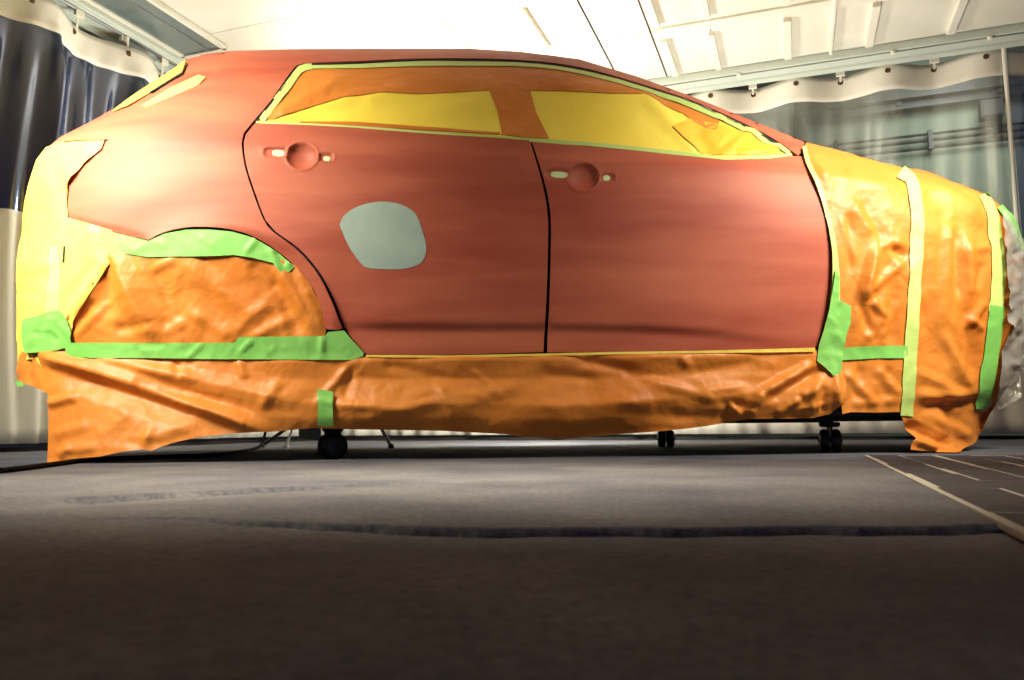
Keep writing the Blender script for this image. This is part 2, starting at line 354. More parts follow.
pl = MB(); pl.tube([ab(WA - .04, 1.475, .0), ab(WA - .04, 1.475, CZ - .05)], .016, 10)
tag(pl.build('curtain_pole', M_CREAM, None, smooth=True), 'thin pale upright pole between the two clear curtains', 'pole')
mb = MB(); mb.box(ab(WA + .05, -.2, .012), (.03, 3.85, .012), AX); tag(mb.build('baseboard_back', M_DARK), kind='structure')
mb = MB(); mb.box(ab(3.4, -4.2, .012), (2.8, .03, .012), AX); tag(mb.build('baseboard_left', M_DARK), kind='structure')

# ------------------------------------------------------------------ car body surface
CYW = radians(3.0); CO = np.array([0, 3.0, 0]); EX = np.array([cos(CYW), sin(CYW), 0]); EY = np.array([-sin(CYW), cos(CYW), 0])
HW = .88
HX = np.array([-2.4, -1.7, -1.3, -.9, -.6, -.3, 0, .3, .6, .9, 1.1, 1.25, 1.4, 1.6, 1.8, 2.0, 2.2, 2.6])
HZ = np.array([1.951, 1.951, 1.912, 1.895, 1.899, 1.908, 1.906, 1.876, 1.774, 1.64, 1.546, 1.485, 1.438, 1.393, 1.342, 1.372, 1.338, 1.238])
RZ = np.array([-.2, .2, .45, .7, .95, 1.1, 1.2, 1.3, 1.4, 1.5, 1.6, 1.7, 1.8, 2.0])
RX = np.array([-2.147, -2.147, -2.139, -2.135, -2.138, -2.143, -2.127, -2.111, -1.991, -1.869, -1.779, -1.686, -1.628, -1.428])
FZ = np.array([-.2, .15, .3, .5, .7, .9, 1.05, 1.2, 1.6])
FX = np.array([2.098, 2.228, 2.386, 2.431, 2.449, 2.458, 2.444, 2.285, 2.085])
def hermite(x, X, Y):
    x = np.clip(x, X[0], X[-1]); m = np.gradient(Y, X)
    i = np.clip(np.searchsorted(X, x, side='right') - 1, 0, len(X) - 2)
    h = X[i + 1] - X[i]; t = (x - X[i]) / h
    return (2*t**3 - 3*t**2 + 1) * Y[i] + (t**3 - 2*t**2 + t) * h * m[i] + (-2*t**3 + 3*t**2) * Y[i + 1] + (t**3 - t**2) * h * m[i + 1]
def plan(x, z):
    xr = hermite(z, RZ, RX); xf = hermite(z, FZ, FX)
    t = np.where(x < .1, (.1 - x) / (.1 - xr), (x - .1) / (xf - .1)); n = np.where(x < .1, 6., 4.)
    return HW * np.clip(1 - np.clip(t, 0, 1) ** n, 0, 1) ** (1 / 2.4)
def inset(x, z):
    belt = np.interp(x, [-1.2, 1.1, 1.5], [1.22, 1.12, 1.1]); d = np.maximum(0, z - belt)
    return .03 * ((z - .8) / .4) ** 2 * (z <= .8) * (z > .4) + .03 * (z <= .4) + .05 * np.clip((z - .8) / .4, 0, 1) ** 2 + .36 * d
def Bw(x, z, infl=0.):
    H = hermite(x, HX, HZ) + infl; s = np.clip(z / H, 0, 1); r = np.clip(1 - s ** 11, 0, 1) ** (1 / 2.2)
    p_ = plan(x, z); w_ = (p_ - inset(x, z)) * r + infl
    return np.where((z > H) | (p_ <= 0), -9 + 0 * z, w_)
def Fin(P, infl=0.):
    q = P - CO; return Bw(q @ EX, P[..., 2], infl) - np.abs(q @ EY - HW)
def rays(px, py): return FWD + ((px - 512) / FP)[:, None] * RGT - ((py - 340) / FP)[:, None] * UPV
def hit(px, py, infl=0., t0=2.55, t1=4.1, n=156):
    d = rays(px, py); ts = np.linspace(t0, t1, n)
    best = np.full(len(px), -1e9); bt = np.full(len(px), 3.); found = np.zeros(len(px), bool); lo = np.full(len(px), t0); hi = np.full(len(px), t1)
    for k_, t in enumerate(ts):
        v = Fin(C0 + d * t, infl); m = (~found) & (v > best); best[m] = v[m]; bt[m] = t
        h = (~found) & (v >= 0); hi[h] = t; lo[h] = ts[max(k_ - 1, 0)]; found |= h
    for _ in range(14):
        mid = (lo + hi) / 2; i = Fin(C0 + d * mid[:, None], infl) >= 0
        hi = np.where(i, mid, hi); lo = np.where(i, lo, mid)
    return C0 + d * np.where(found, hi, bt)[:, None]
def normals(P, e=.012):
    g = np.stack([Fin(P + np.eye(3)[i] * e) - Fin(P - np.eye(3)[i] * e) for i in range(3)], -1)
    g = -np.clip(g, -4 * e, 4 * e); n = np.linalg.norm(g, axis=1)[:, None]; return g / np.maximum(n, 1e-6)
def inside(poly, x, y):
    r = np.zeros(len(x), bool); n = len(poly)
    for i in range(n):
        x0, y0 = poly[i]; x1, y1 = poly[(i + 1) % n]
        if y0 == y1: continue
        c = ((y0 > y) != (y1 > y)) & (x < (x1 - x0) * (y - y0) / (y1 - y0) + x0); r ^= c
    return r
def densify(poly, step, closed=True):
    out = []
    n = len(poly)
    for i in range(n if closed else n - 1):
        p, q = np.array(poly[i], float), np.array(poly[(i + 1) % n], float); m = max(1, int(np.linalg.norm(q - p) / step))
        out += [p + (q - p) * j / m for j in range(m)]
    if not closed: out.append(np.array(poly[-1], float))
    return np.array(out)
def smooth_line(pts, step=3):
    """Catmull-Rom through the points"""
    P = [np.array(p, float) for p in pts]; P = [2 * P[0] - P[1]] + P + [2 * P[-1] - P[-2]]; out = []
    for i in range(1, len(P) - 2):
        m = max(1, int(np.linalg.norm(P[i + 1] - P[i]) / step))
        for j in range(m):
            t = j / m; out.append(.5 * ((2 * P[i]) + (-P[i - 1] + P[i + 1]) * t + (2 * P[i - 1] - 5 * P[i] + 4 * P[i + 1] - P[i + 2]) * t * t + (-P[i - 1] + 3 * P[i] - 3 * P[i + 1] + P[i + 2]) * t ** 3))
    out.append(P[-2]); return [tuple(p) for p in out]
def folds(lst):
    def f(x, y):
        r = np.zeros(len(x))
        for x0, y0, x1, y1, w_, a_ in lst:
            dx, dy = x1 - x0, y1 - y0; L = math.hypot(dx, dy); t = ((x - x0) * dx + (y - y0) * dy) / L ** 2; d = ((x - x0) * dy - (y - y0) * dx) / L
            tt = np.clip(t, 0, 1); taper = np.clip(np.minimum(tt, 1 - tt) * 5 + .25, 0, 1) * np.clip(1 - np.abs(t - tt) * L / 10, 0, 1)
            u = np.clip(1 - np.sqrt(d * d + .8) / w_, 0, 1); r += a_ * taper * u ** 1.05
        return r
    return f
def crumple(seed, box, n, w_=(7, 18), a_=(.002, .007), L=(15, 70), ang=(0, pi)):
    g = random.Random(seed); l = []
    for _ in range(n):
        x = g.uniform(box[0], box[2]); y = g.uniform(box[1], box[3]); t = g.uniform(*ang); q = g.uniform(*L)
        l.append((x, y, x + q * cos(t), y + q * sin(t), g.uniform(*w_), g.uniform(*a_) * g.choice((-1, 1, 1))))
    return folds(l)
def add_f(*fs):
    return lambda x, y: sum(f(x, y) for f in fs)
def panel(name, poly, mat, parent, infl=0., step=4., disp=None, thick=.003, raydisp=None, dense=(), bstep=None, label=None, flat_on=None):
    """a sheet laid on the body surface inside an outline"""
    bd = densify(poly, bstep or step); pts = [tuple(p) for p in bd]; nb = len(pts)
    P = np.array(poly); x0, y0 = P.min(0); x1, y1 = P.max(0); g = np.random.RandomState(3)
    gx, gy = np.meshgrid(np.arange(x0, x1, step), np.arange(y0, y1, step)); gx = gx.astype(float); gx[1::2] += step / 2
    q = np.stack([gx.ravel(), gy.ravel()], 1)
    for (cx, cy, rx, ry, st) in dense:
        q = q[~((np.abs(q[:, 0] - cx) < rx) & (np.abs(q[:, 1] - cy) < ry))]
        hx, hy = np.meshgrid(np.arange(cx - rx, cx + rx, st), np.arange(cy - ry, cy + ry, st)); q = np.vstack([q, np.stack([hx.ravel(), hy.ravel()], 1)])
    q = q[inside(poly, q[:, 0], q[:, 1])]
    dm = np.full(len(q), 1e9)
    for p in bd: dm = np.minimum(dm, (q[:, 0] - p[0]) ** 2 + (q[:, 1] - p[1]) ** 2)
    q = q[dm > (.45 * min(step, bstep or step)) ** 2]
    pts += [tuple(p) for p in q]
    vo, eo, fo, *_ = delaunay_2d_cdt([Vector(p) for p in pts], [(i, (i + 1) % nb) for i in range(nb)], [], 1, 1e-4)
    vo = np.array([tuple(v) for v in vo]); px, py = vo[:, 0], vo[:, 1]
    W = hit(px, py, infl)
    if disp is not None:
        W = W + normals(W) * disp(px, py)[:, None]
    if raydisp is not None:
        v = W - C0; W = C0 + v * (1 - raydisp(px, py) / np.linalg.norm(v, axis=1))[:, None]
    # paper that would pass through the floor rests on it
    low = W[:, 2] < .004
    if low.any():
        d = W[low] - C0; t = (.004 - C0[2]) / d[:, 2]; W[low] = C0 + d * t[:, None]
    o = mesh_np(name, W, [tuple(reversed(f)) if False else f for f in fo], mat, parent)
    # normals towards the camera side
    me = o.data; s_ = sum(p.normal.dot(Vector(C0) - p.center) * p.area for p in me.polygons)
    if s_ < 0: me.flip_normals()
    if thick:     # turned-in rim gives the sheet its depth, own vertices keep the edge crisp
        bm = bmesh.new(); bm.from_mesh(me); bm.verts.ensure_lookup_table()
        N_ = [v.normal.copy() for v in bm.verts]
        bnd = [tuple(v.index for v in e.verts) for e in bm.edges if len(e.link_faces) == 1]
        cos_ = [v.co.copy() for v in bm.verts]; new = {}
        for i, j in bnd:
            for q in (i, j):
                if q not in new: new[q] = (bm.verts.new(cos_[q]), bm.verts.new(cos_[q] - N_[q] * thick))
            bm.faces.new((new[i][0], new[j][0], new[j][1], new[i][1]))
        bm.to_mesh(me); bm.free()
    if label: o['label'] = label
    return o
def strip(line, wd, closed=False):
    """outline of a band of given width (number or list) along a line"""
    P = [np.array(p, float) for p in line]; n = len(P); wd = [wd] * n if not hasattr(wd, '__len__') else np.interp(np.linspace(0, 1, n), np.linspace(0, 1, len(wd)), wd)
    l, r = [], []
    for i in range(n):
        t = P[min(i + 1, n - 1)] - P[max(i - 1, 0)]; t /= np.linalg.norm(t); nn = np.array([-t[1], t[0]])
        l.append(tuple(P[i] + nn * wd[i] / 2)); r.append(tuple(P[i] - nn * wd[i] / 2))
    return l + r[::-1]
def tape(line, wd, parent, mat=M_TAPE, infl=.006, seed=0, label=None, name='tape_strip', base=None, amp=.0016, sm=True):
    ln = smooth_line(line, 6) if sm else line; P = strip(ln, wd); a = np.array(P)
    cr = crumple(seed + 50, (a[:, 0].min(), a[:, 1].min(), a[:, 0].max(), a[:, 1].max()), 4 + int(len(ln) * .5), (3, 7), (amp * .6, amp * 1.6), (6, 16))
    return panel(name, P, mat, parent, infl, 3.2, add_f(base, cr) if base else cr, .0008, label=label)

car = thing('car', (CO + EX * .1 + EY * HW), 'red-primed hatchback car prepared for respray on a low wheeled dolly', 'car')

def loft(infl, u0=0., u1=1., nu=90, ns=26, zb=.145):
    """closed outer surface: returns (grid of points (u, profile)), profile runs near bottom -> roof -> far bottom"""
    us = u0 + (u1 - u0) * (np.arange(nu + 1) / nu)
    uu = .5 - .5 * np.cos(pi * us); s = 1 - (1 - np.linspace(0, 1, ns)) ** 1.7
    G = np.zeros((nu + 1, 2 * ns - 1, 3))
    for i, u in enumerate(uu):
        x = np.full(ns, (-2.1 + 4.5 * u))
        for _ in range(12):
            H = hermite(x, HX, HZ) + infl; zq = zb + (max(.40 - zb, 0)) * float(np.clip((.12 - u) / .06, 0, 1)); z = zq + s * (H - zq)
            x = .5 * x + .5 * ((hermite(z, RZ, RX) - infl) + u * (hermite(z, FZ, FX) - hermite(z, RZ, RX) + 2 * infl))
        b_ = np.maximum(Bw(x, z, 0.) + infl, 0.0); b_[-1] = 0
        for j in range(ns):
            for sg, jj in ((-1, j), (1, 2 * ns - 2 - j)):
                G[i, jj] = CO + EX * x[j] + EY * (HW + sg * b_[j]) + Z * z[j]
    return G
def grid_faces(G, keep=None):
    n, m = G.shape[:2]; Fc = []
    for i in range(n - 1):
        for j in range(m - 1):
            c = (G[i, j] + G[i + 1, j + 1]) / 2; q = c - CO
            if keep is None or keep(q @ EX, q @ EY, c[2], j / (m - 1)): Fc.append((i * m + j, (i + 1) * m + j, (i + 1) * m + j + 1, i * m + j + 1))
    return Fc
def grid_obj(name, G, keep, mat, parent, closed=False, label=None):
    Fc = grid_faces(G, keep)
    if closed:
        m = G.shape[1]; Fc += [(i * m, i * m + m - 1, (i + 1) * m + m - 1, (i + 1) * m) for i in range(G.shape[0] - 1)]
    used = sorted({v for f in Fc for v in f}); mp = {v: i for i, v in enumerate(used)}; V = G.reshape(-1, 3)[used]
    o = mesh_np(name, V, [tuple(mp[v] for v in f) for f in Fc], mat, parent)
    if label: o['label'] = label
    return o
grid_obj('inner_shell', loft(-.034, nu=70, zb=.15), None, M_DARK, car, True)
G = loft(-.0035, nu=110)
isfar = lambda x, y, z, s: y > .5 or s > .42
rear_end = lambda x, z: x < -1.8 and z < 1.31
wins = lambda x, y, z: (.98 < x < 1.34 and abs(y - HW) < .45 and z > 1.35)
wrear = lambda x, y, z: (x < -1.45 and abs(y - HW) < .5 and z > 1.38)
grid_obj('roof_skin', G, lambda x, y, z, s: isfar(x, y, z, s) and x < 1.3 and z > .42 and not rear_end(x, z) and not wins(x, y, z) and not wrear(x, y, z), M_PAINT, car)

# outlines traced on the body side (photograph frame)
DISH = [(302, 156, 15.0, 12.8), (583.5, 176.5, 15.0, 13.6)]
def dish(x, y):
    r = np.zeros(len(x))
    for cx, cy, rx, ry in DISH:
        q = ((x - cx) / rx) ** 2 + ((y - cy) / ry) ** 2
        r += np.where(q < 1, -.026 * (1 - q) ** .6, 0) + .0028 * np.exp(-((np.sqrt(q) - 1.08) / .08) ** 2)
        for sx, sy, lx, ly in ((cx - 26, cy - 3.5, 12, 4.8), (cx + 24, cy + 1, 7.5, 4.0)):
            q = np.maximum(np.abs((x - sx) / lx) ** 4 + np.abs((y - sy) / ly) ** 4, 0)
            r += np.where(q < 1, -.007 * (1 - q) ** .5, 0) + .0016 * np.exp(-((q ** .25 - 1.12) / .12) ** 2) * (np.sqrt(((x - cx) / rx) ** 2 + ((y - cy) / ry) ** 2) > 1.05)
    return r
def sill_crease(x, y):
    yc = np.interp(x, [340, 545, 650, 720, 790], [327, 328, 330, 335, 345]); a_ = np.interp(x, [345, 380, 650, 790], [.3, 1, 1, 0])
    d = y - yc
    return a_ * np.interp(d, [-90, -5, 2, 4, 22], [0, .014, 0, -.001, .010]) - .0
def door_disp(x, y): return dish(x, y) + sill_crease(x, y) + door_soft(x, y)
def door_soft(x, y):
    return .004 * np.sin((y - 150) / 26.) * np.sin(x / 95.) + .0022 * np.sin(x / 37. + y / 21.)
side = [(64, 218), (62, 190), (80, 160), (99, 146), (109, 139), (80, 139.5), (58, 142), (49, 146), (60, 137), (80, 127), (99, 117), (116, 107), (141, 90), (170, 71), (185, 60), (205, 54), (230, 51), (300, 49), (400, 48.5), (470, 48.5), (520, 51.5), (579, 59), (637, 76.5), (696, 98), (754, 121.5), (790, 136), (804.5, 142), (803.5, 150), (798, 155.5), (784, 145)]
side += smooth_line([(784, 145), (754, 128), (696, 102), (637, 82.5), (579, 67), (520, 59.8), (430, 58.2), (357, 61), (304, 63.2), (296, 65.6), (283, 83), (268, 104), (253.5, 121), (243.6, 133), (241.5, 143), (244.6, 166), (253.8, 195), (263.8, 220), (274.3, 233), (297, 250), (316, 271), (330, 296), (343, 328.5)], 8)[1:]
side += [(338, 330), (325.5, 329)] + smooth_line([(325.5, 328), (320, 303), (309, 282), (295, 266), (276, 250), (254, 237), (232, 230.5), (207.5, 228), (186, 228.6), (164, 233), (149, 240)], 8) + [(120, 233), (90, 225.5)]
quarter_lip = folds([(66, 219, 149, 240, 5, -.008), (118, 114, 218, 68, 7, -.010), (120, 112, 180, 77, 5, .005), (50, 145, 108, 139, 4, -.006), (215, 68, 200, 86, 4, -.004), (146, 107, 202, 86, 4, .004)])
def arch_flare(x, y):
    q = np.sqrt(((x - 225) / 110) ** 2 + ((y - 330) / 102) ** 2); return .018 * np.exp(-((q - 1.02) / .09) ** 2) - .004 * np.exp(-((q - 1.3) / .14) ** 2)
panel('quarter_panel', side, M_PAINT, car, 0, 5, add_f(quarter_lip, arch_flare, lambda x, y: sill_crease(x, y) * (x > 300)), .004, bstep=5, dense=[(175, 92, 60, 24, 2.5), (110, 230, 50, 14, 2.5)])
rear_door_o = [(255, 123), (300, 125), (357, 128), (445, 135), (500, 138.5), (529, 140.8)] + smooth_line([(530, 142), (539.5, 172), (545, 195), (548, 220), (547.5, 260), (546, 300), (543.3, 352)], 8) + [(450, 355), (400, 355), (365.5, 354)] + smooth_line([(364, 352), (359, 347), (345, 328), (332, 295), (318, 270), (299, 248.5), (275, 231), (265.5, 220), (256.0, 195), (246.7, 166), (243.8, 142.5), (246, 134)], 8)
rd = panel('rear_door', rear_door_o, M_PAINT, car, 0, 5, door_disp, .006, bstep=5, dense=[(300, 156, 40, 18, 1.3), (445, 336, 100, 18, 3)], label='rear door with a round pale filler spot and a stripped handle recess')
front_door_o = [(531.5, 142), (600, 147), (640, 151), (684, 156), (725, 160.4), (769, 158.8), (790, 155.8), (803, 156)] + smooth_line([(803.5, 158), (822, 191), (830.6, 229), (834.6, 262), (830.5, 303), (821.5, 339), (816, 348.5)], 8) + [(740, 350), (666, 351.5), (600, 352), (547, 352.5)] + smooth_line([(547, 351), (549.3, 300), (550.5, 260), (551, 220), (548, 195), (542, 172), (534, 147)], 8)
fd = panel('front_door', front_door_o, M_PAINT, car, 0, 5, door_disp, .006, bstep=5, dense=[(581, 176, 40, 18, 1.3), (670, 336, 115, 18, 3)], label='front door in plain red primer with a stripped handle recess')
def quad(cx, cy, rx, ry, n=4, k_=24, tilt=.0):
    o = []
    for i in range(k_):
        t = 2 * pi * i / k_; u = abs(cos(t)) ** (2 / n) * (1 if cos(t) > 0 else -1) * rx; v = abs(sin(t)) ** (2 / n) * (1 if sin(t) > 0 else -1) * ry
        o.append((cx + u * cos(tilt) - v * sin(tilt), cy + u * sin(tilt) + v * cos(tilt)))
    return o
for d_, cx, cy, rx, ry in ((rd, 278, 152.5, 6.2, 3.2), (rd, 326.3, 157.5, 3.6, 2.5), (fd, 559.5, 173.5, 8.5, 3.2), (fd, 606.8, 177.2, 3.4, 2.8)):
    panel('handle_tape', quad(cx, cy, rx, ry, 2.6, 20, .07), M_TAPE_WHITE, d_, .002, 2, door_disp, .0006)
spot = smooth_line([(339.7, 225), (343, 217), (352.6, 209), (367, 203.5), (383, 201.5), (399.5, 204), (414, 212), (420.5, 225), (426, 244.7), (424.6, 257.6), (417, 265.5), (399.5, 269.4), (369, 268.2), (359, 261), (348, 244.7), (339.7, 225)], 3)[:-1]
panel('filler_spot', spot, M_SPOT, rd, .0016, 4, door_disp, .0006, label='round pale grey-green filler spot')
# small mirror corner cover at the foot of the windscreen pillar
panel('pillar_foot', [(783, 146), (798, 155.5), (792, 156.5), (786, 154)], material('bright_red_plastic', srgb(190, 52, 22), .3), car, -.012, 2, None, .002)
# yellow masked quarter light and spoiler strip
hq = thing('quarter_light_masking', hit(np.array([170.]), np.array([90.]))[0], 'narrow yellow film over the slim rear quarter light below the roof', 'masking film')
panel('film', [(141, 104), (168, 88), (198, 74), (205, 76), (198, 84.5), (170, 97), (145, 107)], M_BUMPER, hq, .003, 2.5, folds([(118, 114, 218, 68, 7, -.006)]), .001)
hs = thing('tailgate_edge_masking', hit(np.array([150.]), np.array([86.]))[0], 'yellow film strip along the sloping tailgate edge', 'masking film')
panel('film', [(112, 111), (127, 99), (141, 89.5), (170, 71), (185, 60), (187, 63.5), (182, 72), (150, 92), (128, 105)], M_YELLOW, hs, .008, 2.5, None, .001)
panel('seal_edge', strip([(186, 62), (182, 72.5), (168, 81), (150, 92)], 1.5), M_DARK, hs, .010, 2, None, .001)

# ------------------------------------------------------------------ window masking
wm = thing('window_masking', hit(np.array([500.]), np.array([120.]))[0], 'orange masking paper taped over the side windows, backlit areas coloured yellow', 'masking paper')
top = [(258, 121), (269, 106.5), (285, 86), (298.5, 68.5), (305, 66), (357, 63.7), (430, 60.8), (520, 62.3), (579, 69.7), (637, 85.5), (696, 105), (754, 131), (784, 147), (792, 155)]
bot = [(769, 157.3), (725, 159), (684, 154.6), (640, 149.6), (600, 145.6), (531, 140.6), (500, 137), (445, 133.6), (357, 126.5), (300, 123.5)]
W_IN = -.010
wf = add_f(folds([(268, 119, 345, 78, 9, .012), (268, 121, 300, 78, 7, -.008), (280, 108, 420, 84, 9, .007), (270, 119, 360, 98, 8, .008), (540, 76, 690, 112, 14, .008), (640, 92, 700, 155, 10, .014), (655, 100, 716, 128, 10, -.010),
    (716, 157, 760, 128, 7, .010), (712, 156, 740, 132, 5, -.010), (722, 156, 785, 146, 6, .010), (740, 140, 778, 142, 5, -.008), (690, 118, 712, 157, 9, -.010)]), crumple(4, (700, 110, 785, 158), 16, (4, 8), (.003, .007), (8, 28)), crumple(5, (260, 62, 700, 140), 22, (8, 18), (.001, .004), (30, 90), (2.4, 3.4)))
wpoly = smooth_line(top, 6) + bot
panel('film', wpoly, M_YELLOW, wm, W_IN, 3.6, wf, .001, bstep=4, label='window paper with its backlit yellow put into the colour')
ORA = [(267, 118.5), (284, 91), (298.6, 69), (330, 67.5), (430, 64.5), (533, 65.5), (579, 73), (637, 88), (690, 107), (720, 120), (716, 130), (707, 128), (684, 112), (666, 106), (643, 95), (608, 95), (560, 91), (530, 90), (536, 112), (549, 138), (525, 137.5), (502, 134.5), (498, 112), (489, 90), (416, 94), (380.6, 94), (342.6, 99), (299, 112), (274, 120)]
panel('paper', ORA, M_ORANGE, wm, W_IN + .003, 3.6, wf, .001, label='orange paper along the top and the centre pillar')
panel('paper', [(690, 116), (720, 124), (752, 134), (782, 150), (760, 154), (725, 156), (700, 153), (684, 140), (672, 128)], paper_material('amber_masking_paper', srgb(232, 164, 44), srgb(238, 180, 56), .42, .3), wm, W_IN + .003, 3, wf, .001, label='crumpled amber paper end at the narrow window tip')
panel('paper', strip([(300, 122), (357, 123.5), (445, 129.5), (500, 133.5)], [1.5, 4, 3, 2]), M_ORANGE, wm, W_IN + .004, 3, wf, .001)
tape([(262, 120.5), (270, 108), (286, 87.5), (300, 70), (312, 66.8)], 6.5, wm, M_TAPE_PALE, W_IN + .006, 1, base=wf)
tape([(300, 67.8), (357, 66), (430, 63.4), (520, 64.4), (579, 71.7), (637, 87.3), (696, 107), (754, 133), (790, 152)], [3.5, 4, 5, 4, 3.5, 4.5, 4.5, 5, 5], wm, M_TAPE_PALE, W_IN + .006, 2, base=wf)
tape([(256, 122), (300, 124.2), (357, 127.2), (445, 134), (531, 140.2), (600, 145), (684, 153.6), (725, 158.2), (769, 157), (792, 154.5)], [2, 2.5, 2.8, 3, 3.5, 4, 4, 4, 4, 3], wm, M_TAPE_PALE, -.002, 3)
panel('gap_liner', strip([(784, 147), (754, 130), (696, 103.7), (637, 84), (579, 68.4), (520, 61.0), (430, 59.5), (357, 62.3), (304, 64.6), (297, 67), (284, 85), (269, 105.5), (255, 122)], 1.7), M_DARK, car, -.004, 3, None, .001, label='black seam around the side windows')

# ------------------------------------------------------------------ rear bumper masking film
bm_ = thing('bumper_masking', hit(np.array([60.]), np.array([280.]))[0], 'crinkled film over the rear bumper and lamp, overexposure put into its pale yellow', 'masking film')
bump_poly = [(46, 147), (58, 143.5), (80, 141), (104, 140.5), (101, 148), (84, 163), (68, 184), (66, 202), (67, 217.5), (90, 224), (112, 230.5), (115, 252), (109, 264), (86, 302), (73, 322), (70, 350), (22, 352), (16, 340), (17, 300), (18, 260), (22, 220), (28, 185), (36, 160)]
bf = add_f(crumple(11, (18, 140, 110, 350), 40, (7, 15), (.002, .006), (20, 60), (.9, 2.2)), folds([(30, 270, 60, 260, 8, .008), (24, 290, 52, 300, 8, -.006), (107, 256, 70, 318, 8, .012), (98, 262, 64, 300, 8, -.008), (90, 290, 66, 322, 7, .008)]))
panel('film', bump_poly, M_BUMPER, bm_, .008, 4, bf, .001)
grid_obj('film', loft(-.001, nu=110, zb=.2), lambda x, y, z, s: rear_end(x, z) and z > .36, M_BUMPER, bm_, label='film in the same overlit pale yellow carried round the tail')
tape([(54, 246), (54, 280), (52, 316)], [9, 12, 12], bm_, M_TAPE_PALE, .010, 12, base=bf)
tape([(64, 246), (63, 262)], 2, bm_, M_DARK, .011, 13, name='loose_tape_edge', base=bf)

# ------------------------------------------------------------------ wheel arch masking
am = thing('wheel_arch_masking', hit(np.array([200.]), np.array([300.]))[0], 'crinkled orange paper filling the rear wheel arch', 'masking paper')
arch = [(104, 250), (147, 248), (170, 242), (200, 240), (254, 246), (288, 262), (296, 266), (309, 282), (320, 303), (326, 331), (324, 342), (240, 344), (150, 348), (74, 348), (62, 340), (64, 326), (79, 300), (93, 272)]
af = add_f(folds([(109, 252, 155, 342, 16, .026), (112, 258, 104, 318, 12, -.018), (99, 275, 66, 326, 9, .016), (96, 300, 68, 334, 9, -.012), (110, 300, 74, 338, 7, .010), (182, 262, 262, 322, 16, .012), (150, 262, 176, 330, 16, -.012), (138, 262, 166, 310, 8, .006),
    (280, 268, 318, 336, 9, .016), (270, 275, 300, 335, 10, -.014), (296, 268, 324, 332, 6, .010), (232, 332, 270, 300, 10, .008), (250, 262, 275, 290, 10, -.010), (190, 312, 230, 338, 9, .008), (250, 338, 290, 318, 8, .010), (175, 260, 150, 270, 6, .008), (195, 252, 205, 262, 6, -.006), (160, 335, 185, 318, 8, .007),
    (112, 330, 160, 322, 8, -.008)]), crumple(21, (70, 245, 325, 345), 34, (6, 16), (.0012, .004), (14, 60), (.2, 2.2)))
hollow = lambda x, y: -.022 * np.clip(1 - ((x - 225) / 95) ** 2 - ((y - 320) / 75) ** 2, 0, 1)
panel('paper', arch, M_ORANGE, am, .004, 2.4, add_f(af, hollow), .001)
tu = [(108, 231), (122, 234.5), (149, 241), (164, 233.8), (186, 229.5), (207.5, 229), (232, 231.5), (254, 238), (276, 251), (295, 267), (287, 273), (281, 273), (273, 263), (254, 258), (234, 255), (213, 256), (180, 256.5), (147, 257), (128, 254), (110, 250)]
panel('tape_strip', tu, M_TAPE, am, .008, 3, add_f(folds([(199, 236, 215, 248, 3, .008), (246, 252, 256, 240, 4, .009), (270, 248, 280, 270, 4, .012), (276, 252, 288, 270, 3, -.008), (284, 268, 292, 262, 4, .008), (150, 244, 130, 252, 5, .004)]), crumple(22, (110, 230, 290, 258), 26, (3, 6), (.001, .003), (6, 18))), .0008)

# ------------------------------------------------------------------ lower skirt masking
sm_ = thing('skirt_masking', hit(np.array([500.]), np.array([430.]))[0], 'long creased orange paper skirt hanging below the doors to the floor', 'masking paper')
sk = [(40, 351), (74, 351), (90, 352), (199, 352), (330, 352), (352, 356), (364, 356), (450, 356.5), (543, 354.5), (600, 353), (666, 352.5), (740, 351), (816, 349.5), (835, 356), (846, 372), (846, 400), (830, 414), (813, 418), (790, 418.6), (748, 419), (707, 426), (684, 429), (650, 432), (608, 435), (564, 439), (520, 436.5), (504, 434), (445, 431), (400, 430), (357, 429.5), (313, 428), (269, 432), (255, 432), (225, 434), (200, 437), (176, 442), (160, 447), (151, 451), (143.5, 449), (120, 452), (99.6, 456.6), (70, 459), (47, 464), (48.5, 433), (48.5, 400), (45, 380), (41, 363)]
def sk_base(x, y):
    topy = np.interp(x, [0, 350, 364, 816], [356, 356, 356, 350]); boty = np.interp(x, [40, 150, 260, 500, 564, 700, 750, 850], [463, 450, 432, 434, 438, 426, 418, 416])
    v = (y - topy) / np.maximum(boty - topy, 1)
    roll = np.interp(v, [0, .06, .3, .62, .8, 1.0], [.004, .016, -.002, .034, .016, -.03]) * np.interp(x, [150, 330, 500, 700, 800], [.0, .7, 1, .9, .4])
    wob = 1 + .35 * np.sin(x / 33. + v * 3) + .2 * np.sin(x / 14.)
    flap = np.interp(x, [40, 130, 230, 330], [1, 1, .5, 0]) * np.clip(v, 0, 1) ** 1.3 * .10
    return roll * wob + flap
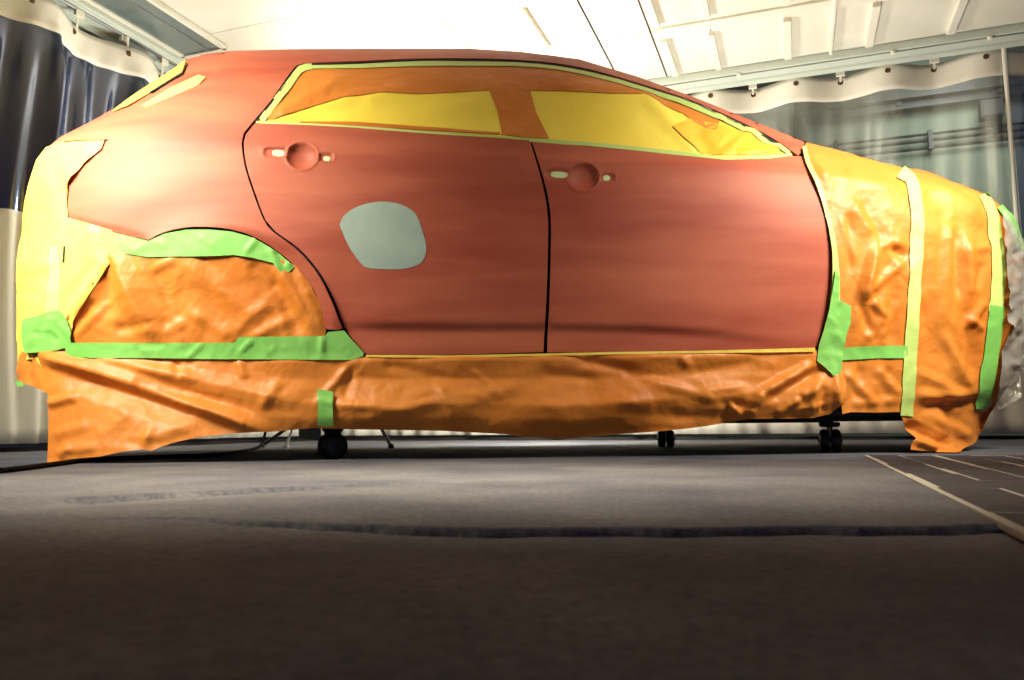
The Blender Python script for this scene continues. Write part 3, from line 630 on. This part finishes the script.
sf = add_f(folds([(40, 354, 150, 389, 12, .04), (140, 386, 262, 430, 11, .04), (60, 372, 250, 432, 18, -.03), (90, 358, 200, 378, 9, .014), (130, 366, 300, 402, 12, .018), (120, 380, 260, 412, 9, -.016), (175, 362, 182, 378, 6, -.012),
    (48, 404, 78, 396, 7, .02), (52, 436, 90, 424, 8, .01), (58, 452, 100, 446, 7, .012), (60, 458, 70, 444, 7, .012), (144, 448, 152, 425, 7, .012), (140, 440, 200, 420, 10, .012), (100, 440, 130, 410, 12, .008),
    (238, 360, 245, 380, 7, .012), (316, 404, 356, 360, 6, .014), (352, 362, 345, 400, 7, -.012), (280, 380, 260, 410, 8, .012), (330, 404, 420, 412, 7, .012), (360, 420, 440, 400, 9, .010), (440, 386, 456, 420, 8, .014), (447, 388, 400, 398, 8, .008),
    (470, 370, 500, 392, 5, .010), (380, 364, 440, 376, 8, -.012), (470, 398, 520, 386, 10, .01), (575, 358, 640, 372, 8, -.016), (680, 358, 690, 366, 6, .012), (600, 380, 540, 372, 8, -.010), (640, 378, 720, 400, 7, .012), (720, 402, 760, 408, 6, -.012),
    (748, 416, 762, 392, 7, .03), (762, 392, 812, 364, 7, .028), (770, 400, 818, 372, 7, -.024), (740, 416, 728, 402, 5, .020), (732, 404, 720, 418, 5, -.016), (775, 415, 800, 398, 6, .02), (800, 398, 824, 380, 6, .014), (808, 416, 816, 384, 6, .022), (822, 412, 826, 386, 5, -.02), (836, 372, 838, 408, 6, .016),
    (790, 412, 828, 404, 5, .012), (700, 392, 744, 386, 5, .010), (690, 372, 760, 362, 7, -.008), (620, 414, 730, 416, 9, -.012)]), crumple(31, (200, 356, 840, 432), 110, (5, 14), (.001, .0045), (14, 60), (-.35, .6)), crumple(32, (55, 370, 200, 450), 16, (6, 14), (.001, .004), (14, 50), (-.5, .9)))
panel('paper', sk, M_ORANGE, sm_, .010, 2.4, sf, .001, raydisp=sk_base)
panel('paper', [(22, 351), (32, 352), (44, 356), (50, 392), (47.4, 393), (34, 387), (18.5, 380.5), (16, 369)], M_ORANGE, sm_, .0, 2.6, folds([(28, 354, 30, 384, 5, -.012), (24, 353, 20, 376, 5, .01), (40, 360, 46, 390, 5, -.01)]), .001, label='tucked paper corner under the rear bumper')
panel('tape_strip', [(14, 380), (22, 382), (24, 386), (18, 387)], M_TAPE, sm_, .002, 2, None, .0008)
ht = [(64, 343), (90, 342.6), (140, 343), (235, 342.6), (239, 337), (280, 336.5), (325, 336), (328, 332), (344, 330.5), (352, 340), (364, 353), (363, 356), (352, 360), (280, 359.5), (199, 359), (150, 358), (90, 358), (84, 357), (83, 362), (76, 360), (66, 354)]
panel('tape_strip', ht, M_TAPE, sm_, .022, 3, add_f(folds([(188, 358, 202, 344, 3, .009), (238, 354, 252, 340, 3, .012), (322, 352, 322, 338, 4, .014), (264, 346, 268, 356, 3, .006), (274, 346, 270, 354, 3, .006), (140, 345, 150, 356, 4, .006), (135, 344, 165, 346, 3, -.005)]), crumple(33, (66, 334, 362, 358), 40, (3, 6), (.001, .003), (6, 18))), .0008)
blk = [(23, 319), (36, 316), (50, 311), (60, 311), (66, 319), (71, 332), (71, 346), (58, 350), (45, 352), (24, 353), (21, 336)]
panel('tape_strip', blk, M_TAPE, sm_, .022, 2.6, add_f(folds([(56, 320, 66, 332, 3, .008), (30, 334, 44, 334, 3, -.008), (50, 330, 56, 342, 3, -.007), (40, 322, 58, 318, 3, .006)]), crumple(34, (22, 312, 72, 352), 26, (3, 5), (.002, .005), (5, 14))), .0008, label='overlapping layers of green tape at the bumper corner')
panel('tape_strip', [(317, 389), (325, 390), (333, 391.5), (332.5, 408), (333.5, 426), (325, 427), (317.5, 425.5), (318, 405)], M_TAPE, sm_, .026, 2.4, folds([(317, 398, 333, 404, 4, .006)]), .0008, raydisp=sk_base, label='short upright green tape on the paper skirt')
panel('tape_strip', strip([(366, 355.8), (450, 356.6), (543, 354.7), (600, 353.4), (700, 352), (815, 349.6)], [2, 2.4, 2.4, 2.4, 2.4, 4]), M_BUMPER, sm_, .022, 3, None, .0008, label='thin pale tape edge under the door sills')

# ------------------------------------------------------------------ front wing and bonnet masking
fm = thing('front_masking', hit(np.array([930.]), np.array([300.]))[0], 'crumpled yellow-orange paper wrapped round the front wing and bonnet', 'masking paper')
fr = [(806, 142.5), (839, 150), (862, 157), (898, 167), (921, 173.5), (960, 184), (990, 196), (1008, 213), (1017, 232), (1022, 262), (1023, 300), (1020, 335), (1014, 365), (1006, 390), (996, 404), (984, 424), (969, 440), (952, 450.5), (930, 451), (905, 449), (908, 440), (912, 436), (903, 420), (900, 412), (875, 412.5), (850, 412), (842, 414), (840, 380), (836, 350), (834, 320), (836, 290), (834, 262), (830.5, 232), (823, 205), (816, 183), (804, 158), (803, 150)]
ff = add_f(folds([(812, 152, 826, 180, 7, .012), (820, 158, 850, 170, 9, -.012), (812, 176, 905, 192, 14, .010), (850, 160, 905, 182, 9, -.010), (850, 205, 872, 235, 12, .014), (862, 200, 884, 240, 9, -.014), (840, 215, 856, 262, 6, .010), (848, 222, 850, 275, 6, -.008),
    (876, 246, 862, 300, 9, .026), (888, 244, 906, 258, 8, -.020), (893, 262, 878, 300, 10, -.008), (880, 246, 900, 244, 6, .016), (902, 262, 870, 292, 7, .016), (868, 270, 852, 330, 8, .014), (872, 300, 886, 318, 7, .016), (882, 318, 866, 340, 7, .014), (858, 300, 872, 336, 7, -.014),
    (896, 280, 890, 345, 9, -.014), (900, 300, 880, 340, 6, .010), (950, 222, 942, 330, 10, .016), (957, 226, 962, 300, 9, -.030), (962, 300, 978, 380, 10, -.022), (968, 240, 970, 300, 9, .018), (975, 250, 990, 246, 6, .012), (984, 262, 976, 290, 6, -.014), (986, 300, 966, 330, 6, .016), (984, 330, 968, 318, 5, .014),
    (940, 330, 972, 392, 8, .016), (925, 300, 932, 390, 10, -.008), (920, 372, 960, 396, 9, .014), (915, 396, 975, 394, 8, .018), (920, 408, 980, 400, 8, -.018), (912, 428, 952, 448, 7, .02), (935, 418, 968, 436, 8, .014), (903, 424, 946, 447, 9, -.04), (908, 438, 948, 452, 6, .03), (945, 400, 955, 450, 8, -.014),
    (846, 372, 870, 400, 7, .014), (862, 366, 850, 408, 6, -.012), (876, 368, 900, 396, 8, .014), (890, 366, 880, 408, 7, -.012), (850, 404, 900, 400, 6, .010), (926, 190, 948, 220, 10, -.010), (935, 186, 980, 214, 9, .012), (930, 250, 935, 300, 9, .008)]),
    crumple(41, (840, 235, 985, 445), 70, (6, 14), (.0015, .005), (14, 60), (.8, 2.4)), crumple(42, (815, 150, 990, 240), 30, (8, 16), (.002, .005), (30, 80), (.1, .9)),
    lambda x, y: np.interp(y, [395, 415, 450], [0, .0, .03]))
panel('paper', fr, M_ORANGE, fm, .010, 2.3, ff, .001)
Gp = loft(.002, nu=110, zb=.16)
nz_ = np.random.RandomState(5)
Gp2 = Gp + (Gp - Gp.mean((0, 1))) * 0
mI, mJ = np.meshgrid(np.arange(Gp.shape[0]), np.arange(Gp.shape[1]), indexing='ij')
Gp2 = Gp + EY * (.006 * np.sin(mI * .9) * np.cos(mJ * .7))[..., None]
grid_obj('paper', Gp2, lambda x, y, z, s: x > 1.28 and (y > .35 or s > .38), M_ORANGE, fm, label='orange paper carried over the bonnet to the far side')
grid_obj('film', loft(.0, nu=110), lambda x, y, z, s: wins(x, y, z), M_YELLOW, fm, label='yellow film over the windscreen')
grid_obj('film', loft(.0, nu=110), lambda x, y, z, s: wrear(x, y, z), M_YELLOW, bm_, label='yellow film over the tailgate glass')
tape([(804.5, 146), (808, 162), (819.5, 188), (828, 215), (834, 245), (836, 275), (835, 300)], [4, 4, 4, 4.5, 5, 7, 10], fm, M_TAPE_PALE, .013, 43, base=ff, label='tape along the door edge, coloured paler as if overexposed')
panel('tape_strip', [(836, 268), (840, 280), (839, 300), (851, 306), (851, 322), (846, 337), (843, 352), (841, 373), (833, 376), (826, 368), (817, 361), (819, 345), (824, 330), (830, 305)], M_TAPE, fm, .020, 2.6, crumple(44, (818, 270, 850, 375), 30, (3, 6), (.002, .005), (6, 18)), .0008, label='bunched green tape at the bottom corner of the front door')
tape([(840, 354), (860, 353), (880, 352), (908, 352)], 12.5, fm, M_TAPE, .015, 45, base=ff)
tape([(901, 171), (910, 178), (914, 190), (917, 220), (916, 260), (914, 300), (911, 350), (909, 385), (907, 416)], [12, 13, 13, 13, 13, 13, 13, 12, 12], fm, M_TAPE_PALE, .015, 46, base=ff, label='long upright green tape band, coloured paler as if overexposed')
tape([(984, 194), (992, 212), (997, 240), (999, 275), (996, 312)], [10, 12, 13, 14, 14], fm, M_TAPE_PALE, .015, 47, base=ff)  # upper stretch of the nose tape, lit tone put into its colour
tape([(998, 306), (993, 345), (988, 380), (982, 410)], [15, 15, 14, 12], fm, M_TAPE, .016, 48, base=ff)
tape([(1000, 206), (1012, 222), (1022, 250)], [6, 8, 8], fm, M_TAPE, .020, 49)
# clear plastic over the nose
cp = thing('plastic_wrap', hit(np.array([1010.]), np.array([300.]))[0], 'crumpled clear plastic sheet over the car nose', 'plastic sheet')
panel('sheet', [(1003, 208), (1014, 218), (1024, 240), (1032, 280), (1033, 320), (1029, 350), (1024, 375), (1018, 396), (1008, 402), (996, 410), (1000, 380), (1006, 340), (1008, 300), (1007, 260), (1003, 230)], M_WRAP, cp, .042, 2.4, crumple(61, (1000, 205, 1034, 410), 70, (3, 7), (.005, .016), (8, 36)), .0)

# ------------------------------------------------------------------ dolly under the car
def floor_px(x, y):
    d = rays(np.array([float(x)]), np.array([float(y)]))[0]; return C0 + d * (-C0[2] / d[2])
dl = thing('car_dolly', CO + EY * .8 + EX * .2, 'low black steel dolly on swivel castors under the car', 'dolly')
NL, NR, FR, FL = np.array([-.70, 3.13, 0]), np.array([1.33, 3.38, 0]), np.array([.81, 4.26, 0]), np.array([-.95, 4.2, 0])
mb = MB()
def beam(p, q, z0, hw_, hh):
    p, q = np.array(p), np.array(q); t = q - p; L = np.linalg.norm(t); t /= L; n_ = np.cross(Z, t)
    return (p + q) / 2 + Z * z0, (L / 2, hw_, hh), (t, n_, Z)
for nm_, p_, q_, z_ in (('side_rail', NL - R0 * .5, NR + R0 * .52, .141), ('side_rail', FL - R0 * .3, FR + R0 * .9, .141), ('cross_rail', NL, FL, .137), ('cross_rail', NR, FR, .137)):
    mb = MB(); mb.box(*beam(p_, q_, z_, .03, .013)); mb.build(nm_, M_STEEL_DK, dl)
for P_, r_, ang in ((NL, .050, .75), (NR, .048, 1.25), (FR, .046, 1.3), (FL, .040, .9)):
    t = np.array([cos(ang), sin(ang), 0]); ax_ = np.array([-sin(ang), cos(ang), 0])
    fk = MB(); fk.lathe(P_ + Z * .105, Z, [(.034, 0), (.042, .006), (.042, .02)], 16)
    for sg in (-1, 1): fk.add(*(lambda c: ([c + t * u + Z * v + ax_ * w_ for w_ in (-.004, .004) for u, v in ((-.016, r_ - .008), (.016, r_ - .008), (.034, .11), (-.034, .11))], [(0, 1, 2, 3), (7, 6, 5, 4), (0, 4, 5, 1), (1, 5, 6, 2), (2, 6, 7, 3), (3, 7, 4, 0)]))(P_ + ax_ * sg * .006))
    fk.lathe(P_ + Z * r_ - ax_ * .048, ax_, [(.008, 0), (.008, .096)], 10)
    fko = fk.build('castor_fork', M_STEEL_DK, dl)
    for sg in (-1, 1):
        wb = MB(); c = P_ + Z * r_ + ax_ * sg * .0225
        wb.lathe(c, ax_, [(.012, -.02), (r_ * .7, -.02), (r_ * .9, -.015), (r_, -.005), (r_, .005), (r_ * .9, .015), (r_ * .7, .02), (.012, .02)], 28)
        wb.build('wheel', M_RUBBER, fko, smooth=True)

# ------------------------------------------------------------------ light stand behind the car
ls = thing('light_stand', (-.95, 5.25, 0), 'tripod lamp stand with thin splayed legs behind the car', 'lamp stand')
cst = np.array([-1.02, 5.2, 0])
f1, f2, f3 = floor_px(391, 448.7), floor_px(286, 448.5), floor_px(262, 447.5)
mb = MB(); mb.tube([cst + Z * .30, cst + Z * 1.42], .013, 10); mb.build('pole', M_STEEL_DK, ls, smooth=True)
mb = MB(); mb.lathe(cst + Z * .40, Z, [(.02, 0), (.024, .01), (.024, .05), (.02, .06)], 14); mb.build('collar', M_STEEL_DK, ls)
for f_, m_ in ((f1, M_STEEL_DK), (f2, M_WHITEP), (f3, M_STEEL_DK)):
    f_[2] = .012
    lg = MB(); lg.tube([f_, (f_ + cst) / 2 + Z * .21, cst + Z * .43] if m_ is not M_WHITEP else [f_, f_ + np.array([.06, .05, .22]), cst + Z * .43], .011, 8); o = lg.build('leg', m_, ls, smooth=True)
    fb = MB(); fb.lathe(f_ - Z * .010, Z, [(.016, 0), (.018, .008), (.014, .024)], 12); fb.build('foot', m_, o)
    if m_ is M_WHITEP: o['label'] = 'white leg'
hd = MB(); hd.box(cst + Z * 1.46, (.14, .05, .06)); hd.build('lamp_head', M_STEEL_DK, ls, bevel=.01)

# cable on the floor
pts = [floor_px(0, 473.5), floor_px(30, 470), floor_px(62, 465.5), floor_px(95, 461.5), floor_px(150, 459), floor_px(200, 457.5), floor_px(235, 454.5), floor_px(255, 450)]
pts = [p + Z * (CAM_H * 0 + .008) for p in pts] + [floor_px(262, 448) + Z * .03, floor_px(266, 447.5) + Z * .12]
cab = []
for i in range(len(pts) - 1):
    p0, p1, p2, p3 = pts[max(i - 1, 0)], pts[i], pts[i + 1], pts[min(i + 2, len(pts) - 1)]
    for t in np.arange(0, 1, .2): cab.append(.5 * (2 * p1 + (p2 - p0) * t + (2 * p0 - 5 * p1 + 4 * p2 - p3) * t * t + (3 * p1 - p0 - 3 * p2 + p3) * t ** 3))
mb = MB(); mb.tube(cab + [pts[-1]], .009, 8); co_ = mb.build('power_cable', M_CABLE, None, smooth=True)
tag(co_, 'black power cable lying on the floor beside the paper skirt corner', 'cable')
